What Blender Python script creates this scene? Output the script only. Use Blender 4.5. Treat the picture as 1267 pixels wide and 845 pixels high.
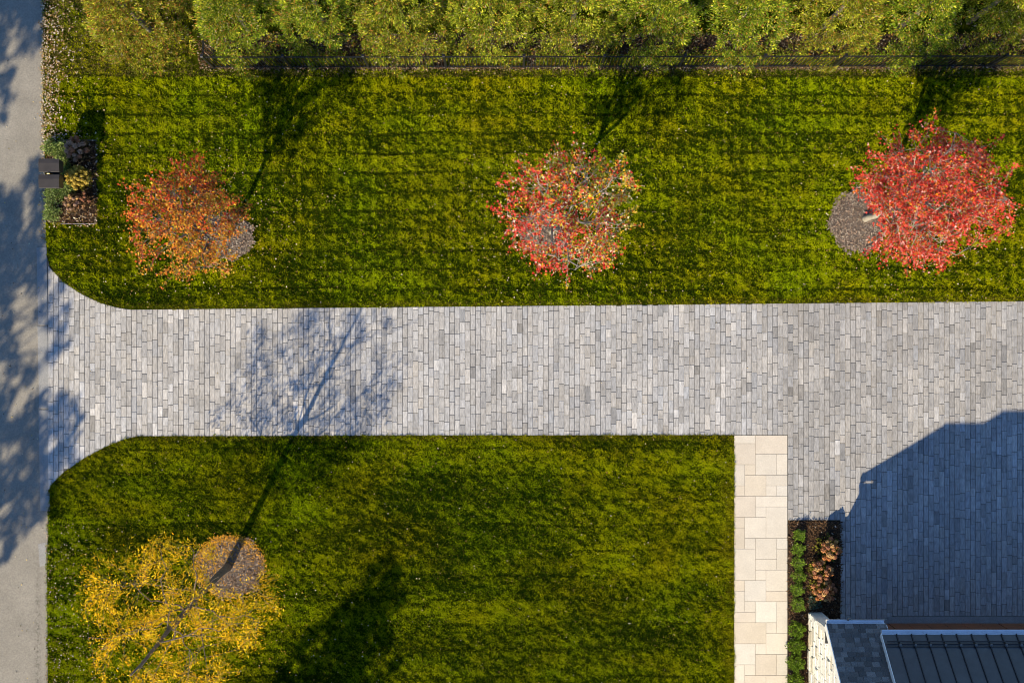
import bpy, math, random
import numpy as np
from mathutils import Vector
random.seed(7)
rng = np.random.default_rng(11)
scene = bpy.context.scene
for o in list(bpy.data.objects): bpy.data.objects.remove(o)

# ---------------------------------------------------------------- camera, sky, sun
S = 0.023                      # metres of ground per photo pixel
CAM_H = 30.7
cam_d = bpy.data.cameras.new('camera'); cam = bpy.data.objects.new('camera', cam_d)
scene.collection.objects.link(cam); scene.camera = cam
cam.location = (0, 0, CAM_H); cam.rotation_euler = (0, 0, 0)
cam_d.sensor_width = 36; cam_d.lens = 36*CAM_H/(1267*S); cam_d.clip_end = 1000; cam_d.clip_start = 0.5

SUN_EL = math.radians(33.2)
SH = Vector((0.45, 0.893))     # direction in which shadows fall
SH.normalize()
SHL = 1/math.tan(SUN_EL)       # shadow metres per metre of height
world = bpy.data.worlds.new('World'); scene.world = world; world.use_nodes = True
wn = world.node_tree.nodes; wl = world.node_tree.links
sky = wn.new('ShaderNodeTexSky'); sky.sky_type = 'NISHITA'; sky.sun_disc = False
sky.sun_elevation = SUN_EL; sky.sun_rotation = math.atan2(-SH.x, -SH.y)
sky.ozone_density = 7.0; sky.dust_density = 0.0; sky.air_density = 1.0
bg = wn['Background']; bg.inputs['Strength'].default_value = 0.106
wl.new(sky.outputs[0], bg.inputs[0])
sd = bpy.data.lights.new('sun', 'SUN'); sd.energy = 4.6; sd.angle = math.radians(0.5); sd.color = (1, .865, .63)
so = bpy.data.objects.new('sun', sd); scene.collection.objects.link(so)
d = Vector((SH.x*math.cos(SUN_EL), SH.y*math.cos(SUN_EL), -math.sin(SUN_EL)))
so.rotation_euler = d.to_track_quat('-Z', 'Y').to_euler(); so.location = (-20, -40, 40)
vs = scene.view_settings; vs.view_transform = 'Standard'; vs.look = 'None'; vs.gamma = 1
vs.exposure = 0.92
scene.render.engine = 'CYCLES'; scene.cycles.filter_width = 1.0

# ---------------------------------------------------------------- helpers
COL = scene.collection
def X(px): return (px-633.5)*S
def Y(py): return (422.5-py)*S
def W(px, py, z=0): return Vector((X(px), Y(py), z))

def tag(o, label=None, cat=None, group=None, kind=None):
    if label: o['label'] = label
    if cat: o['category'] = cat
    if group: o['group'] = group
    if kind: o['kind'] = kind
    return o
def empty(name, loc=(0, 0, 0)):
    o = bpy.data.objects.new(name, None); COL.objects.link(o); o.location = loc; o.empty_display_size = .2
    return o
def link(name, me, parent=None):
    o = bpy.data.objects.new(name, me); COL.objects.link(o)
    if parent is not None:
        o.parent = parent; o.location = -Vector(parent.location) if parent.get('_w') is None else (0, 0, 0)
    return o

def np_mesh(name, V, F, mat, tone=None, smooth=False):
    """V (n,3), F list of arrays (m,k) of equal k or one array; tone (faces,3)"""
    if not isinstance(F, list): F = [F]
    F = [np.asarray(f, dtype=np.int32) for f in F if len(f)]
    me = bpy.data.meshes.new(name)
    V = np.asarray(V, dtype=np.float32)
    me.vertices.add(len(V)); me.vertices.foreach_set('co', V.ravel())
    idx = np.concatenate([f.ravel() for f in F]); me.loops.add(len(idx)); me.loops.foreach_set('vertex_index', idx)
    sizes = np.concatenate([np.full(len(f), f.shape[1], np.int32) for f in F])
    starts = np.concatenate([[0], np.cumsum(sizes)[:-1]]).astype(np.int32)
    me.polygons.add(len(sizes)); me.polygons.foreach_set('loop_start', starts)
    me.polygons.foreach_set('use_smooth', np.full(len(sizes), smooth))
    me.update(calc_edges=True)
    if tone is not None:
        tone = np.asarray(tone, dtype=np.float32)
        a = me.attributes.new('tone', 'FLOAT_COLOR', 'FACE')
        c = np.ones((len(sizes), 4), np.float32); c[:, :3] = tone
        a.data.foreach_set('color', c.ravel())
    if mat: me.materials.append(mat)
    return me

class MB:
    """gathers simple shapes into one mesh"""
    def __init__(s): s.v = []; s.f = {}; s.t = {}
    def add(s, V, F, tone=(1, 1, 1)):
        n = len(s.v); s.v.extend([tuple(p) for p in V])
        for f in F:
            k = len(f); s.f.setdefault(k, []).append([i+n for i in f]); s.t.setdefault(k, []).append(tone)
    def box(s, a, b, tone=(1, 1, 1), ch=0.0):
        x0, y0, z0 = a; x1, y1, z1 = b
        s.prism([(x0, y0), (x1, y0), (x1, y1), (x0, y1)], z0, z1, tone, ch)
    def prism(s, poly, z0, z1, tone=(1, 1, 1), ch=0.0):
        n = len(poly); cx = sum(p[0] for p in poly)/n; cy = sum(p[1] for p in poly)/n
        V = [(p[0], p[1], z0) for p in poly]
        def inset(p):
            dx, dy = cx-p[0], cy-p[1]
            return (p[0]+(ch if dx > 0 else -ch), p[1]+(ch if dy > 0 else -ch), z1)
        if ch > 0:
            V += [(p[0], p[1], z1-ch*.7) for p in poly]; V += [inset(p) for p in poly]; L = 3
        else:
            V += [(p[0], p[1], z1) for p in poly]; L = 2
        F = []
        for l in range(L-1):
            for i in range(n):
                j = (i+1) % n; F.append([l*n+i, l*n+j, (l+1)*n+j, (l+1)*n+i])
        F.append([(L-1)*n+i for i in range(n)]); F.append([n-1-i for i in range(n)])
        s.add(V, F, tone)
    def tube(s, pts, rad, sides=5, tone=(1, 1, 1), cap=True):
        pts = [Vector(p) for p in pts]; n = len(pts); base = len(s.v)
        if not hasattr(rad, '__len__'): rad = [rad]*n
        V = []; ref = Vector((0.31, 0.17, 0.93))
        for i in range(n):
            t = (pts[min(i+1, n-1)]-pts[max(i-1, 0)])
            if t.length < 1e-6: t = Vector((0, 0, 1))
            t.normalize()
            r = ref if abs(t.dot(ref)) < .95 else Vector((1, 0, 0))
            u = t.cross(r).normalized(); w = t.cross(u)
            for k in range(sides):
                a = 2*math.pi*k/sides
                V.append(pts[i]+(u*math.cos(a)+w*math.sin(a))*rad[i])
        F = []
        for i in range(n-1):
            for k in range(sides):
                k2 = (k+1) % sides
                F.append([i*sides+k, i*sides+k2, (i+1)*sides+k2, (i+1)*sides+k])
        if cap:
            F.append(list(range(sides))[::-1]); F.append([(n-1)*sides+k for k in range(sides)])
        s.add(V, F, tone)
    def mesh(s, name, mat, smooth=False):
        ks = sorted(s.f); return np_mesh(name, s.v, [np.array(s.f[k]) for k in ks], mat,
                                         np.concatenate([np.array(s.t[k]) for k in ks]), smooth)
    def build(s, name, mat, parent=None, smooth=False): return link(name, s.mesh(name, mat, smooth), parent)

def unit(a): return a/np.maximum(np.linalg.norm(a, axis=1, keepdims=True), 1e-9)
def scatter(TV, TF, pos, fwd, nrm, size, tone, width=None):
    """copies of a small template in one vertex array. template: y = forward, z = normal"""
    TV = np.asarray(TV, float); n = len(pos); k = len(TV)
    y = unit(fwd); x = unit(np.cross(y, nrm)); z = np.cross(x, y)
    s = np.asarray(size).reshape(-1, 1, 1)
    w = s if width is None else np.asarray(width).reshape(-1, 1, 1)
    V = pos[:, None, :] + TV[None, :, 0:1]*w*x[:, None, :] + TV[None, :, 1:2]*s*y[:, None, :] + TV[None, :, 2:3]*s*z[:, None, :]
    TF = np.asarray(TF); F = (TF[None, :, :]+(np.arange(n)*k)[:, None, None]).reshape(-1, TF.shape[1])
    T = np.repeat(np.asarray(tone), len(TF), axis=0)
    return V.reshape(-1, 3), F, T
def scat_obj(name, mat, parts, parent=None):
    Vs, Fs, Ts, off = [], [], [], 0
    for V, F, T in parts:
        Vs.append(V); Fs.append(F+off); Ts.append(T); off += len(V)
    return link(name, np_mesh(name, np.concatenate(Vs), np.concatenate(Fs), mat, np.concatenate(Ts)), parent)
LEAF_V = [(0, 0, 0), (-.5, .42, .12), (-.17, .5, .02), (0, 1, -.08), (.17, .5, .02), (.5, .42, .12)]
LEAF_F = [(0, 2, 1), (0, 3, 2), (0, 4, 3), (0, 5, 4)]
SLIM_V = [(0, 0, 0), (-.5, .45, .03), (0, 1, -.1), (.5, .45, .03)]
SLIM_F = [(0, 2, 1), (0, 3, 2)]
BLADE_V = [(-.5, 0, 0), (.5, 0, 0), (0, 1, 0)]
BLADE_F = [(0, 1, 2)]
def rdir(n, up=0.0, spread=1.0):
    a = rng.normal(size=(n, 3))*spread; a[:, 2] += up
    return unit(a)

_tab = {}
def vnoise(x, y, sc, seed):
    """smooth value noise in 0..1"""
    if seed not in _tab: _tab[seed] = np.random.default_rng(seed).random((256, 256))
    t = _tab[seed]; x = np.asarray(x)/sc+1000; y = np.asarray(y)/sc+1000
    xi = np.floor(x).astype(int); yi = np.floor(y).astype(int); fx = x-xi; fy = y-yi
    fx = fx*fx*(3-2*fx); fy = fy*fy*(3-2*fy)
    g = lambda i, j: t[i % 256, j % 256]
    return (g(xi, yi)*(1-fx)+g(xi+1, yi)*fx)*(1-fy)+(g(xi, yi+1)*(1-fx)+g(xi+1, yi+1)*fx)*fy

# ---------------------------------------------------------------- materials
def material(name, color=(1, 1, 1), rough=.8, attr=False, nscale=0, namt=0.0, bump=0.0, bscale=40, stretch=(1, 1, 1),
             metal=0.0, transl=0.0, spec=.5, color2=None, fine=0, fineamt=0.0):
    m = bpy.data.materials.new(name); m.use_nodes = True; N = m.node_tree.nodes; L = m.node_tree.links
    b = N['Principled BSDF']; b.inputs['Roughness'].default_value = rough; b.inputs['Metallic'].default_value = metal
    b.inputs['Specular IOR Level'].default_value = spec
    geo = N.new('ShaderNodeNewGeometry'); mp = N.new('ShaderNodeVectorMath'); mp.operation = 'MULTIPLY'
    mp.inputs[1].default_value = stretch; L.new(geo.outputs['Position'], mp.inputs[0])
    if attr:
        at = N.new('ShaderNodeAttribute'); at.attribute_name = 'tone'; src = at.outputs['Color']
        if color != (1, 1, 1):
            mx = N.new('ShaderNodeMix'); mx.data_type = 'RGBA'; mx.blend_type = 'MULTIPLY'; mx.inputs[0].default_value = 1
            L.new(src, mx.inputs[6]); mx.inputs[7].default_value = (*color, 1); src = mx.outputs[2]
    else:
        rgb = N.new('ShaderNodeRGB'); rgb.outputs[0].default_value = (*color, 1); src = rgb.outputs[0]
    def mod(src, scale, amt, detail):
        nt = N.new('ShaderNodeTexNoise'); nt.inputs['Scale'].default_value = scale; nt.inputs['Detail'].default_value = detail
        nt.inputs['Roughness'].default_value = .65
        L.new(mp.outputs[0], nt.inputs['Vector'])
        mr = N.new('ShaderNodeMapRange'); mr.inputs[1].default_value = .3; mr.inputs[2].default_value = .7
        mr.inputs[3].default_value = 1-amt; mr.inputs[4].default_value = 1+amt; L.new(nt.outputs[0], mr.inputs[0])
        vm = N.new('ShaderNodeVectorMath'); vm.operation = 'SCALE'; L.new(src, vm.inputs[0]); L.new(mr.outputs[0], vm.inputs['Scale'])
        return vm.outputs[0], nt
    if color2 is not None:
        nt = N.new('ShaderNodeTexNoise'); nt.inputs['Scale'].default_value = nscale or 1; nt.inputs['Detail'].default_value = 5
        L.new(mp.outputs[0], nt.inputs['Vector']); mr = N.new('ShaderNodeMapRange')
        mr.inputs[1].default_value = .42; mr.inputs[2].default_value = .62; L.new(nt.outputs[0], mr.inputs[0])
        mx = N.new('ShaderNodeMix'); mx.data_type = 'RGBA'; L.new(mr.outputs[0], mx.inputs[0]); L.new(src, mx.inputs[6])
        mx.inputs[7].default_value = (*color2, 1); src = mx.outputs[2]
    if namt: src, _ = mod(src, nscale, namt, 5)
    if fineamt: src, _ = mod(src, fine, fineamt, 2)
    L.new(src, b.inputs['Base Color'])
    if bump:
        nt = N.new('ShaderNodeTexNoise'); nt.inputs['Scale'].default_value = bscale; nt.inputs['Detail'].default_value = 6
        L.new(mp.outputs[0], nt.inputs['Vector']); bp = N.new('ShaderNodeBump'); bp.inputs['Strength'].default_value = bump
        bp.inputs['Distance'].default_value = .02; L.new(nt.outputs[0], bp.inputs['Height']); L.new(bp.outputs[0], b.inputs['Normal'])
    if transl:
        t = N.new('ShaderNodeBsdfTranslucent'); L.new(src, t.inputs['Color']); ms = N.new('ShaderNodeMixShader')
        ms.inputs[0].default_value = transl; L.new(b.outputs[0], ms.inputs[1]); L.new(t.outputs[0], ms.inputs[2])
        L.new(ms.outputs[0], N['Material Output'].inputs['Surface'])
    return m
M = {}
M['ground'] = material('ground', (.055, .068, .004), .95, nscale=2.2, namt=.45, bump=.6, bscale=9, spec=0, fine=30, fineamt=.4)
M['soil'] = material('lawn_soil', (.03, .038, .002), .95, nscale=2.5, namt=.4, bump=.6, bscale=20, spec=0)
M['grass'] = material('grass', rough=.8, attr=True, transl=.25, spec=.03)
M['asphalt'] = material('asphalt', (.228, .207, .172), .9, nscale=1.2, namt=.14, fine=22, fineamt=.15, bump=.5, bscale=60)
def band_stain(m, x, w, y, scale=7.0, amt=.55):
    """worn dark streak with ragged edges running along the road"""
    N = m.node_tree.nodes; L = m.node_tree.links; b = N['Principled BSDF']; src = b.inputs['Base Color'].links[0].from_socket
    g = N.new('ShaderNodeNewGeometry'); sp = N.new('ShaderNodeSeparateXYZ'); L.new(g.outputs['Position'], sp.inputs[0])
    def mth(op, a, bb):
        n = N.new('ShaderNodeMath'); n.operation = op
        for i, v in enumerate((a, bb)):
            if hasattr(v, 'is_linked'): L.new(v, n.inputs[i])
            else: n.inputs[i].default_value = v
        n.use_clamp = op in ('SUBTRACT', 'MULTIPLY') and False
        return n.outputs[0]
    d = mth('ABSOLUTE', mth('ADD', sp.outputs['X'], -x), 0); f = mth('MAXIMUM', mth('SUBTRACT', 1.0, mth('DIVIDE', d, w)), 0)
    k = N.new('ShaderNodeMapRange'); k.inputs[1].default_value = y+1.2; k.inputs[2].default_value = y-1.2; L.new(sp.outputs['Y'], k.inputs[0])
    nt = N.new('ShaderNodeTexNoise'); nt.inputs['Scale'].default_value = scale; nt.inputs['Detail'].default_value = 6; nt.inputs['Roughness'].default_value = .8
    mr = N.new('ShaderNodeMapRange'); mr.inputs[1].default_value = .45; mr.inputs[2].default_value = .6
    L.new(g.outputs['Position'], nt.inputs['Vector']); L.new(nt.outputs[0], mr.inputs[0])
    t = mth('MULTIPLY', mth('MULTIPLY', f, k.outputs[0]), mth('MULTIPLY', mr.outputs[0], amt)); t = mth('SUBTRACT', 1.0, t)
    vm = N.new('ShaderNodeVectorMath'); vm.operation = 'SCALE'; L.new(src, vm.inputs[0]); L.new(t, vm.inputs['Scale']); L.new(vm.outputs[0], b.inputs['Base Color'])
band_stain(M['asphalt'], X(46.5), .13, Y(720))
M['curb'] = material('concrete', (.25, .245, .235), .85, nscale=3, namt=.12, fine=40, fineamt=.15, bump=.3, bscale=50)
M['sand'] = material('joint_sand', (.125, .115, .10), .95, fine=80, fineamt=.3)
M['paver'] = material('paver', rough=.75, attr=True, nscale=1.8, namt=.16, fine=22, fineamt=.26, stretch=(1, .22, 1), bump=.3, bscale=45)
M['slab'] = material('limestone', rough=.65, attr=True, nscale=2.2, namt=.07, fine=25, fineamt=.07, bump=.12, bscale=30)
M['mulch'] = material('mulch', rough=.9, attr=True, spec=.1, nscale=8, namt=.2)
M['bark'] = material('bark', (.16, .13, .105), .85, nscale=12, namt=.35, bump=.6, bscale=30)
M['bark_pale'] = material('pale_bark', (.30, .26, .20), .8, nscale=12, namt=.35, bump=.5, bscale=30)
M['bark_mid'] = material('grey_brown_bark', (.15, .105, .065), .8, nscale=12, namt=.45, bump=.5, bscale=30)
M['leaf'] = material('leaf', rough=.42, attr=True, transl=.25, spec=.22)
M['leaf_matt'] = material('matt_leaf', rough=.7, attr=True, transl=.2, spec=.08)
M['black_metal'] = material('black_metal', (.016, .017, .02), .35, metal=.3)
M['bronze'] = material('dark_bronze', (.045, .038, .033), .42, nscale=5, namt=.15, metal=.2)
M['brass'] = material('brass', (.45, .33, .13), .35, metal=.8)
M['steel'] = material('steel_edging', (.16, .15, .14), .5, metal=.4)
M['stone'] = material('white_stone', rough=.85, attr=True, nscale=5, namt=.08, fine=22, fineamt=.10, bump=.9, bscale=14)
M['mortar'] = material('mortar', (.44, .40, .33), .9, fine=20, fineamt=.2)
M['shingle'] = material('shingle', rough=.9, attr=True, fine=50, fineamt=.35, bump=.5, bscale=70)
M['seam'] = material('metal_roof', (.055, .058, .065), .42, nscale=2, namt=.14, metal=.5, fine=9, fineamt=.08, attr=False)
M['seam_dark'] = material('roof_seam', (.03, .032, .036), .5, metal=.4)
M['white'] = material('white_trim', (.75, .74, .70), .5, nscale=6, namt=.05)
M['gutter'] = material('gutter_metal', (.90, .91, .92), .22, metal=.5, nscale=3, namt=.1)
M['wood'] = material('stained_wood', (.20, .065, .022), .55, nscale=4, namt=.3, stretch=(.3, 3, 3))
M['stucco'] = material('rear_wall', (.62, .58, .50), .9, nscale=3, namt=.08)
M['petal'] = material('dry_petal', rough=.75, attr=True, transl=.15)

def flat(name, poly, z, mat, kind='structure', skirt=.0):
    """a sheet with real thickness"""
    mb = MB(); n = len(poly); V = [(X(p[0]), Y(p[1]), z) for p in poly]; F = [list(range(n))]
    if skirt:
        V += [(v[0], v[1], z-skirt) for v in V[:n]]
        F += [[i, (i+1) % n, n+(i+1) % n, n+i] for i in range(n)]
    mb.add(V, F); o = mb.build(name, M[mat]); o['kind'] = kind
    return o

# ---------------------------------------------------------------- ground, road, curb
mb = MB(); mb.add([(-200, -200, -.12), (200, -200, -.12), (200, 200, -.12), (-200, 200, -.12)], [[0, 1, 2, 3]])
tag(mb.build('ground', M['ground']), kind='structure')
flat('road', [(-190, -260), (53, -260), (53.5, 0), (53, 120), (55, 200), (57, 300), (58, 420), (60, 600), (58, 700), (59, 845), (60, 1150), (-190, 1150)], -.015, 'asphalt', skirt=.1)
flat('verge', [(-700, -260), (-192, -260), (-192, 1150), (-700, 1150)], -.03, 'soil')
# concrete gutter strip at the mouth of the drive, in three poured lengths
root = empty('concrete_gutter', W(53, 450)); tag(root, kind='structure')
for (a, b) in ((306, 402), (404, 505), (507, 632)):
    mb = MB(); sl = .012
    mb.prism([(X(46+(b-306)*sl), Y(b)), (X(58+(b-306)*sl), Y(b)), (X(57.5+(a-306)*sl), Y(a)), (X(45+(a-306)*sl), Y(a))], -.08, -.004, ch=.006)
    mb.build('gutter_length', M['curb'], root)
flat('concrete_patch', [(47, 673), (56, 671), (57, 699), (49, 701)], -.011, 'curb')

# ---------------------------------------------------------------- outlines
up_x = np.array([44, 58, 61, 66, 80, 100, 125, 145, 160, 1267, 1420]); up_y = np.array([306, 318, 329, 336, 350, 363.5, 375, 380.5, 383, 372.5, 371])
lo_x = np.array([44, 62, 65, 78, 104, 130, 156, 172, 300, 908]); lo_y = np.array([620, 604, 598, 585, 567, 553, 543, 539.6, 539.5, 538.2])
def top_edge(x): return np.interp(x, up_x, up_y)
def bot_edge(x):
    x = np.asarray(x, float)
    return np.where(x < 908, np.interp(x, lo_x, lo_y), np.where(x < 975, 538.2, np.where(x < 1041, 643.5, np.where(x < 1098, 765.5, 762.))))
RINGS = [(281, 293, 33, 27), (674, 286, 30, 25), (1061, 274, 34, 39), (285, 701, 41, 37)]
BED_M = (59, 174, 120, 277)
def in_ring(x, y, grow=0):
    r = np.zeros(np.shape(x), bool)
    for cx, cy, rx, ry in RINGS:
        a = np.arctan2(y-cy, x-cx)
        w = 1+.05*np.sin(3*a+cx)+.03*np.sin(5*a+cy)
        r |= ((x-cx)/(rx+grow))**2+((y-cy)/(ry+grow))**2 < w*w
    return r
def road_edge(y): return np.interp(y, [-260, 0, 120, 200, 300, 330, 600, 700, 845, 1150], [53, 53.5, 53, 55, 57, 62, 61, 58, 59, 60])
def in_lawn(x, y):
    edge = x > road_edge(y)
    upper = (y < top_edge(x)) & edge & ((y > 87.5-(x-240)*.002) | (x < 240-(87-y)*.15))
    lower = (y > bot_edge(x)) & (x < 908) & edge
    ok = upper | lower
    ok &= ~in_ring(x, y)
    ok &= ~((x > BED_M[0]-4) & (x < BED_M[2]) & (y > BED_M[1]) & (y < BED_M[3]))
    return ok
up_poly = [(53.5, -70), (53, 120), (55, 200), (57, 300)]+[(float(a), float(b)-.4) for a, b in zip(up_x[1:], up_y[1:])]+[(1420, -70)]
flat('lawn', up_poly, -.012, 'soil', skirt=.06)
lo_poly = [(float(a), float(b)+.4) for a, b in zip(lo_x[1:], lo_y[1:])]+[(908, 1150), (60, 1150), (59, 845), (58, 700)]
flat('lawn', lo_poly, -.012, 'soil', skirt=.06)
flat('lawn', [(1041, 1150), (974, 1150), (974, 1040), (1041, 1040)], -.02, 'soil')

# ---------------------------------------------------------------- paved driveway
drive = empty('driveway', W(600, 460)); tag(drive, kind='structure')
mb = MB()
bx = [44, 62, 65, 78, 104, 130, 156, 172, 908, 975, 975, 1041, 1041, 1098, 1098, 1420]
base_poly = [(a, b+.6) for a, b in zip(up_x, up_y)]+[(1420, 762), (1098, 762), (1098, 765.5), (1041, 765.5), (1041, 643.5), (975, 643.5), (975, 538)]+[(a, b-.6) for a, b in list(zip(lo_x, lo_y))[::-1]]
mb.add([(X(a), Y(b), -.022) for a, b in base_poly], [list(range(len(base_poly)))])
mb.build('joint_sand', M['sand'], drive)
pavers = []
colx = 59.5
PW = 6.45
while colx < 1400:
    xl, xr = colx, colx+PW
    xm = (xl+xr)/2
    for (brk) in (975, 1041, 1098):
        if xl < brk < xr: xr = brk if brk-xl > PW*.45 else xr
    xm = (xl+xr)/2
    t0, t1 = float(top_edge(xl)), float(top_edge(xr)); b0, b1 = float(bot_edge(xl+.01)), float(bot_edge(xr-.01))
    if abs(b0-b1) > 15: b0 = b1 = float(bot_edge(xm))
    y = min(t0, t1)-random.uniform(0, 14); first = True
    end = max(b0, b1)
    while y < end:
        ln = random.choice([10.5, 10.5, 13.5, 16, 19, 19, 20.5])
        y2 = y+ln
        if end-y2 < 4: y2 = end+1
        tl, tr = max(y, t0), max(y, t1); bl, br = min(y2, b0), min(y2, b1)
        if (bl-tl)+(br-tr) > 3 and bl-tl > .3 and br-tr > .3:
            pavers.append((xl, xr, tl, tr, bl, br, (y2-y)))
        y = y2
    colx = xr
def paver_tone(x, y):
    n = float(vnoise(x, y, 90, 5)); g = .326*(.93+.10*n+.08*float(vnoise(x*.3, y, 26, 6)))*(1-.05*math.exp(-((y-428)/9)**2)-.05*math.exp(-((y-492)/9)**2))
    u = random.random()
    g *= 1+random.gauss(0, .078)
    if u < .07: g *= 1.20
    elif u < .12: g *= .82
    elif u < .135: g *= .68
    warm = random.gauss(.010, .018)
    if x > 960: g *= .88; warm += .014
    if x < 430: g *= 1.03; warm += .02
    return (g*(1.01+warm), g*(.985+warm*.2), g*(.965-warm))
def paver_mb(p, mb):
    xl, xr, tl, tr, bl, br, _ = p; g = .22
    z = random.gauss(0, .0014)
    poly = [(X(xl+g), Y(bl-g)), (X(xr-g), Y(br-g)), (X(xr-g), Y(tr+g)), (X(xl+g), Y(tl+g))]
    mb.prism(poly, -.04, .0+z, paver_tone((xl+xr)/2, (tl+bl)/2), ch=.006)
vis = [i for i, p in enumerate(pavers) if p[0] < 1262 and p[2] < 760]
vis.sort(key=lambda i: -min(pavers[i][4]-pavers[i][2], pavers[i][5]-pavers[i][3])*(pavers[i][1]-pavers[i][0]))
singles = set(vis[:300])
rest = MB()
for i, p in enumerate(pavers):
    if i in singles:
        m_ = MB(); paver_mb(p, m_); m_.build('paver', M['paver'], drive)
    else: paver_mb(p, rest)
o = rest.build('paving_field', M['paver'], drive); o['kind'] = 'stuff'

# ---------------------------------------------------------------- limestone walkway
walk = empty('walkway', W(941, 690)); tag(walk, kind='structure')
mb = MB(); mb.add([(X(908.4), Y(1145), -.02), (X(974.6), Y(1145), -.02), (X(974.6), Y(538.6), -.02), (X(908.4), Y(538.6), -.02)], [[0, 1, 2, 3]])
mb.build('joint_sand', M['mortar'], walk)
cxs = [908.6, 921.5, 934.7, 947.9, 961.1, 974.4]
rys = [538.4, 548.5]+[548.5+13.02*i for i in range(1, 47)]
slabs = [(0,0,2,1),(2,0,3,2),(0,1,2,2),(2,2,2,2),(4,2,1,2),(0,3,1,2),(1,3,1,1),(1,4,2,2),(3,4,2,1),(3,5,1,1),(4,5,1,1),(0,5,1,1),
 (0,6,2,2),(2,6,3,1),(2,7,1,1),(3,7,2,3),(0,8,1,1),(1,8,2,2),(0,9,1,2),(1,10,1,1),(2,10,2,2),(4,10,1,1),(4,11,1,2),(0,11,2,3),
 (2,12,2,1),(2,13,1,1),(3,13,2,2),(3,15,2,1),(0,14,1,1),(1,14,2,2),(0,15,1,2),(1,16,1,1),(2,16,2,2),(4,16,1,3),(0,17,2,1),(3,18,1,1),
 (0,18,3,2),(3,19,2,2),(0,20,2,2),(2,20,1,1),(2,21,2,2),(4,21,1,2),(0,22,1,2),(1,22,1,1),(1,23,2,2),(3,23,2,2)]
slabs += [(c, r+24, w, h) for (c, r, w, h) in [(0,0,1,1),(0,1,1,1),(1,1,2,1),(3,1,2,1),(0,2,2,2),(2,2,3,2),(0,4,3,2),(3,4,2,2),(0,6,2,2),(2,6,3,2),(0,8,3,2),(3,8,2,2),(0,10,2,2),(2,10,3,2)]]
random.seed(21)
SL_T = [(.80,.72,.60), (.76,.665,.54), (.83,.765,.66), (.77,.67,.53), (.82,.74,.62), (.84,.78,.67)]
for (c, r, w, h) in slabs:
    t = SL_T[0] if random.random() < .3 else random.choice(SL_T); k = random.uniform(.9, 1.0)*.72
    m_ = MB(); g = .16
    m_.box((X(cxs[c]+g), Y(rys[r+h]-g), -.05), (X(cxs[c+w]-g), Y(rys[r]+g), .004+random.uniform(-.002, .002)), tuple(v*k for v in t), ch=.004)
    m_.build('slab', M['slab'], walk)

# ---------------------------------------------------------------- mulch
def chips(px, py, n, z=.02, dark=1.0, pale=.12, mat='mulch', base0=(.105, .060, .030)):
    px = np.asarray(px); n = len(px)
    pos = np.stack([X(px), Y(np.asarray(py)), rng.uniform(.012, z+.02, n)], 1)
    fw = rdir(n); fw[:, 2] *= .35; nm = rdir(n, 1.2, .6)
    base = np.array([base0])*rng.uniform(.45, 1.9, (n, 1))*dark
    pl = rng.random(n) < pale; base[pl] = np.array([.36, .30, .235])*rng.uniform(.6, 1.2, (pl.sum(), 1))
    return scatter(SLIM_V, SLIM_F, pos, fw, nm, rng.uniform(.04, .10, n), base, rng.uniform(.015, .04, n))
def mound(name, outline, z, seed, tone):
    """bed body: fan with a raised middle"""
    mb = MB(); n = len(outline); cx = sum(p[0] for p in outline)/n; cy = sum(p[1] for p in outline)/n
    V = [(X(cx), Y(cy), z)]
    for s, zz in ((.6, z*.85), (.92, z*.35), (1, -.02)):
        V += [(X(cx+(p[0]-cx)*s), Y(cy+(p[1]-cy)*s), zz) for p in outline]
    F = [[0, 1+i, 1+(i+1) % n] for i in range(n)]
    for l in range(2):
        F += [[1+l*n+i, 1+(l+1)*n+i, 1+(l+1)*n+(i+1) % n, 1+l*n+(i+1) % n] for i in range(n)]
    mb.add(V, F, tone); return mb
ring_lab = ['small worn mulch ring under the orange tree nearest the mailboxes', 'mulch ring under the middle red and yellow tree',
            'wide grey mulch ring left of the densest red tree', 'leaf strewn mulch ring under the yellow tree beside the drive']
for ri, (cx, cy, rx, ry) in enumerate(RINGS):
    out = []
    for i in range(40):
        a = -2*math.pi*i/40; w = 1+.05*math.sin(3*a+cx)+.03*math.sin(5*a+cy)
        out.append((cx+rx*w*math.cos(a), cy+ry*w*math.sin(a)))
    root = empty('mulch_ring', W(cx, cy)); tag(root, ring_lab[ri], 'mulch ring', 'mulch rings round the lawn trees')
    mound('m', out, .06, 0, (.14, .11, .088)).build('mulch_mound', M['mulch'], root)
    n = 3200; a = rng.uniform(0, 2*math.pi, n); r = np.sqrt(rng.random(n))*(1.04+.06*np.sin(a*7+cx)+.05*np.sin(a*11))
    px = cx+rx*r*np.cos(a); py = cy+ry*r*np.sin(a)
    V, F, T = chips(px, py, n, .07, 1.25, .38 if ri != 3 else .25, base0=(.17, .12, .085) if ri != 3 else (.15, .095, .06))
    T2 = T.copy()
    parts = [(V, F, T)]
    if ri == 3:   # fallen golden leaflets on and round the ring
        n = 1900; a = rng.normal(-2.0, 1.3, n); r = rng.normal(1.0, .07, n)
        k = rng.random(n) < .45; r[k] = np.sqrt(rng.random(k.sum()))
        pos = np.stack([X(cx+rx*r*np.cos(a)), Y(cy+ry*r*np.sin(a)), rng.uniform(.05, .10, n)], 1)
        parts.append(scatter(SLIM_V, SLIM_F, pos, rdir(n)*[1, 1, .2], rdir(n, 1.5, .5), rng.uniform(.03, .07, n), np.array([[.70, .36, .03]])*rng.uniform(.5, 1.2, (n, 1)), rng.uniform(.012, .03, n)))
    o = scat_obj('mulch_chips', M['mulch'], parts, root); o['kind'] = 'stuff'

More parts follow.
